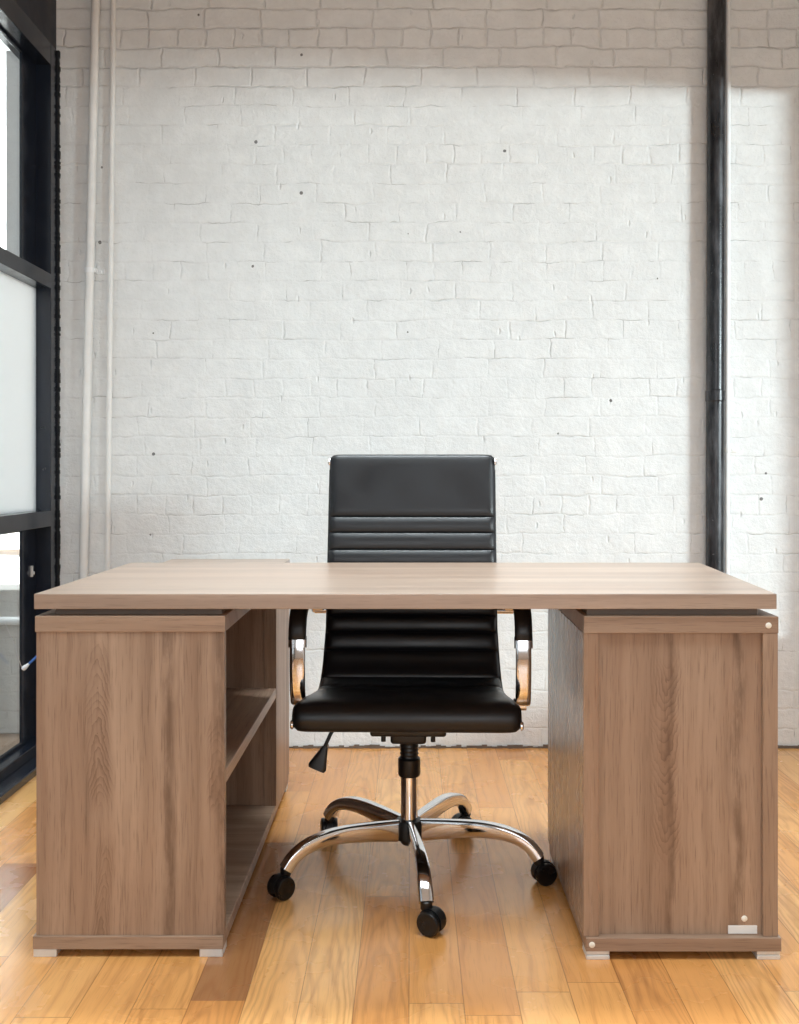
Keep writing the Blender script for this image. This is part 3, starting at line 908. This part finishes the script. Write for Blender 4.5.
# hub and star base
bm = bmesh.new()
lathe_into(bm, [(0.018, 0.078), (0.022, 0.082), (0.024, 0.094), (0.036, 0.094), (0.037, 0.134), (0.033, 0.142), (0.0225, 0.143)], CX, CY, 32)
link('hub', bm, M['plastic'], chair, True, angle=35)
RAD = 0.335
for k in range(5):
    a = math.radians(-82 + 72 * k)
    d = Vector((math.cos(a), math.sin(a), 0))
    sdv = Vector((-d.y, d.x, 0))
    O = Vector((CX, CY, 0))
    pts = [O + d * r + Vector((0, 0, z)) for r, z in ((0.033, .117), (0.10, .124), (0.18, .129), (0.24, .125), (0.285, .112), (0.315, .092), (0.3345, .067))]
    P = catmull(pts, 40)
    def lring(i, t):
        h = 0.0275 - 0.0125 * min(1, t * 1.2)
        w = 0.0105 + 0.0065 * min(1, t * 1.3)
        e = 0.45
        return superell(w, h, 20, e)
    bm = bmesh.new(); sweep_into(bm, P, lring, sdv)
    link('base_leg', bm, M['chrome'], chair, True, angle=50)
    # caster: hood, stem and two wheels
    c0 = O + d * RAD
    yaw = a + (0.9, 0.5, 2.6, -0.6, 0.35)[k]
    f = Vector((math.cos(yaw), math.sin(yaw), 0)); sv = Vector((-f.y, f.x, 0))
    cc = c0 + f * 0.014
    cas = empty('caster', (c0.x, c0.y, 0), chair)
    Mx = Matrix(((f.x, sv.x, 0, cc.x), (f.y, sv.y, 0, cc.y), (0, 0, 1, 0.0), (0, 0, 0, 1)))
    bm = bmesh.new()
    lathe_into(bm, [(0.0115, 0.050), (0.0135, 0.054), (0.0135, 0.070), (0.0105, 0.073), (0.0, 0.0735)], c0.x, c0.y, 20)
    b = bmesh.new()
    # hood: arched shell over the wheels
    n = 16
    for rr, hw in ((0.0305, 0.0085),):
        A1, A2 = [], []
        for q in range(n + 1):
            th_ = math.radians(-15 + 200 * q / n)
            A1.append([b.verts.new((rr * math.cos(th_), s_ * hw, 0.028 + rr * math.sin(th_))) for s_ in (-1, 1)])
            A2.append([b.verts.new((0.012 * math.cos(th_), s_ * hw, 0.028 + 0.012 * math.sin(th_))) for s_ in (-1, 1)])
        for q in range(n):
            b.faces.new((A1[q][0], A1[q][1], A1[q + 1][1], A1[q + 1][0]))
            b.faces.new((A2[q][0], A2[q + 1][0], A2[q + 1][1], A2[q][1]))
            b.faces.new((A1[q][0], A1[q + 1][0], A2[q + 1][0], A2[q][0]))
            b.faces.new((A1[q][1], A2[q][1], A2[q + 1][1], A1[q + 1][1]))
        b.faces.new((A1[0][0], A2[0][0], A2[0][1], A1[0][1])); b.faces.new((A1[n][0], A1[n][1], A2[n][1], A2[n][0]))
    for v in b.verts: v.co = Mx @ v.co
    merge(bm, b)
    link('hood', bm, M['plastic'], cas, True, angle=40)
    for s_ in (-1, 1):
        bm = bmesh.new()
        RY = Matrix.Rotation(-s_ * PI / 2, 4, 'X')
        b = bmesh.new()
        lathe_into(b, [(0.010, 0.009), (0.027, 0.009), (0.028, 0.011), (0.028, 0.019), (0.026, 0.0225), (0.020, 0.024), (0.017, 0.0228), (0.009, 0.024), (0, 0.0245)], 0, 0, 32, origin=(0, 0, 0.028), rot=RY)
        for v in b.verts: v.co = Mx @ v.co
        merge(bm, b)
        link('caster_wheel', bm, M['wheel'], cas, True, angle=40)

chair.rotation_euler.z = math.radians(-1.3)

# ------------------------------------------------------------------ light
w = bpy.data.worlds.new('overcast'); sc.world = w
w.use_nodes = True
t = w.node_tree; t.nodes.clear()
out = t.nodes.new('ShaderNodeOutputWorld'); bg = t.nodes.new('ShaderNodeBackground')
tc = t.nodes.new('ShaderNodeTexCoord'); sx = t.nodes.new('ShaderNodeSeparateXYZ'); rp = t.nodes.new('ShaderNodeValToRGB')
t.links.new(tc.outputs['Generated'], sx.inputs[0]); t.links.new(sx.outputs[2], rp.inputs[0])
rp.color_ramp.elements[0].position = 0.0; rp.color_ramp.elements[0].color = (0.95, 0.98, 1.0, 1)
rp.color_ramp.elements[1].position = 0.9; rp.color_ramp.elements[1].color = (0.80, 0.90, 1.0, 1)
t.links.new(rp.outputs[0], bg.inputs[0]); bg.inputs[1].default_value = 1.15
t.links.new(bg.outputs[0], out.inputs[0])

def area(name, loc, target, sx_, sy_, power, col, spread=180):
    L = bpy.data.lights.new(name, 'AREA'); L.shape = 'RECTANGLE'; L.size = sx_; L.size_y = sy_
    L.energy = power; L.color = col
    L.spread = math.radians(spread)
    o = bpy.data.objects.new(name, L); COL.objects.link(o)
    o.location = loc
    o.rotation_euler = (Vector(target) - Vector(loc)).to_track_quat('-Z', 'Y').to_euler()
    return o
area('street_daylight', (8.15, -3.22, 2.30), (0.0, 3.8, 1.6), 1.9, 0.8, 760, (0.83, 0.97, 1.0))
area('front_fill', (0.1, YF - 0.05, 1.7), (0.1, 4, 1.4), 2.4, 1.8, 35, (0.95, 0.97, 1.0))  # added fill from behind the camera, set in the unseen front wall's opening

area('overhead_fill', (0.1, 2.95, 3.2), (0.05, 2.55, 0), 1.8, 0.3, 15, (0.86, 0.96, 1.0), 58)  # added overhead fill for the desktop and the floor behind, no fitting
area('overhead_fill', (0.0, 1.35, 3.2), (0.0, 1.45, 0), 2.4, 1.2, 41, (0.84, 0.95, 1.0), 120)  # added overhead fill for the floor in front of the desk
area('outdoor_fill', (-4.5, 4.6, 4.5), (-4.0, 7.0, 1.5), 3, 1, 700, (0.97, 1.0, 1.0), 100)  # added flood to brighten the white building and the panes

# ------------------------------------------------------------------ camera
cd = bpy.data.cameras.new('camera'); cam = bpy.data.objects.new('camera', cd); COL.objects.link(cam)
cam.location = (0, 0, 1.05); cam.rotation_euler = (PI / 2, 0, 0)
cd.sensor_width = 36; cd.lens = 1011 / 1024 * 36
cd.shift_x = -10.5 / 1024; cd.shift_y = -42 / 1024
cd.clip_start = 0.02
sc.camera = cam

vs = sc.view_settings
vs.view_transform = 'Standard'; vs.look = 'None'; vs.exposure = 0.0; vs.gamma = 1.0; vs.use_curve_mapping = False
sc.cycles.use_denoising = True
sc.cycles.max_bounces = 10
sc.cycles.diffuse_bounces = 5
sc.cycles.glossy_bounces = 5
sc.cycles.transparent_max_bounces = 12
sc.cycles.sample_clamp_indirect = 6
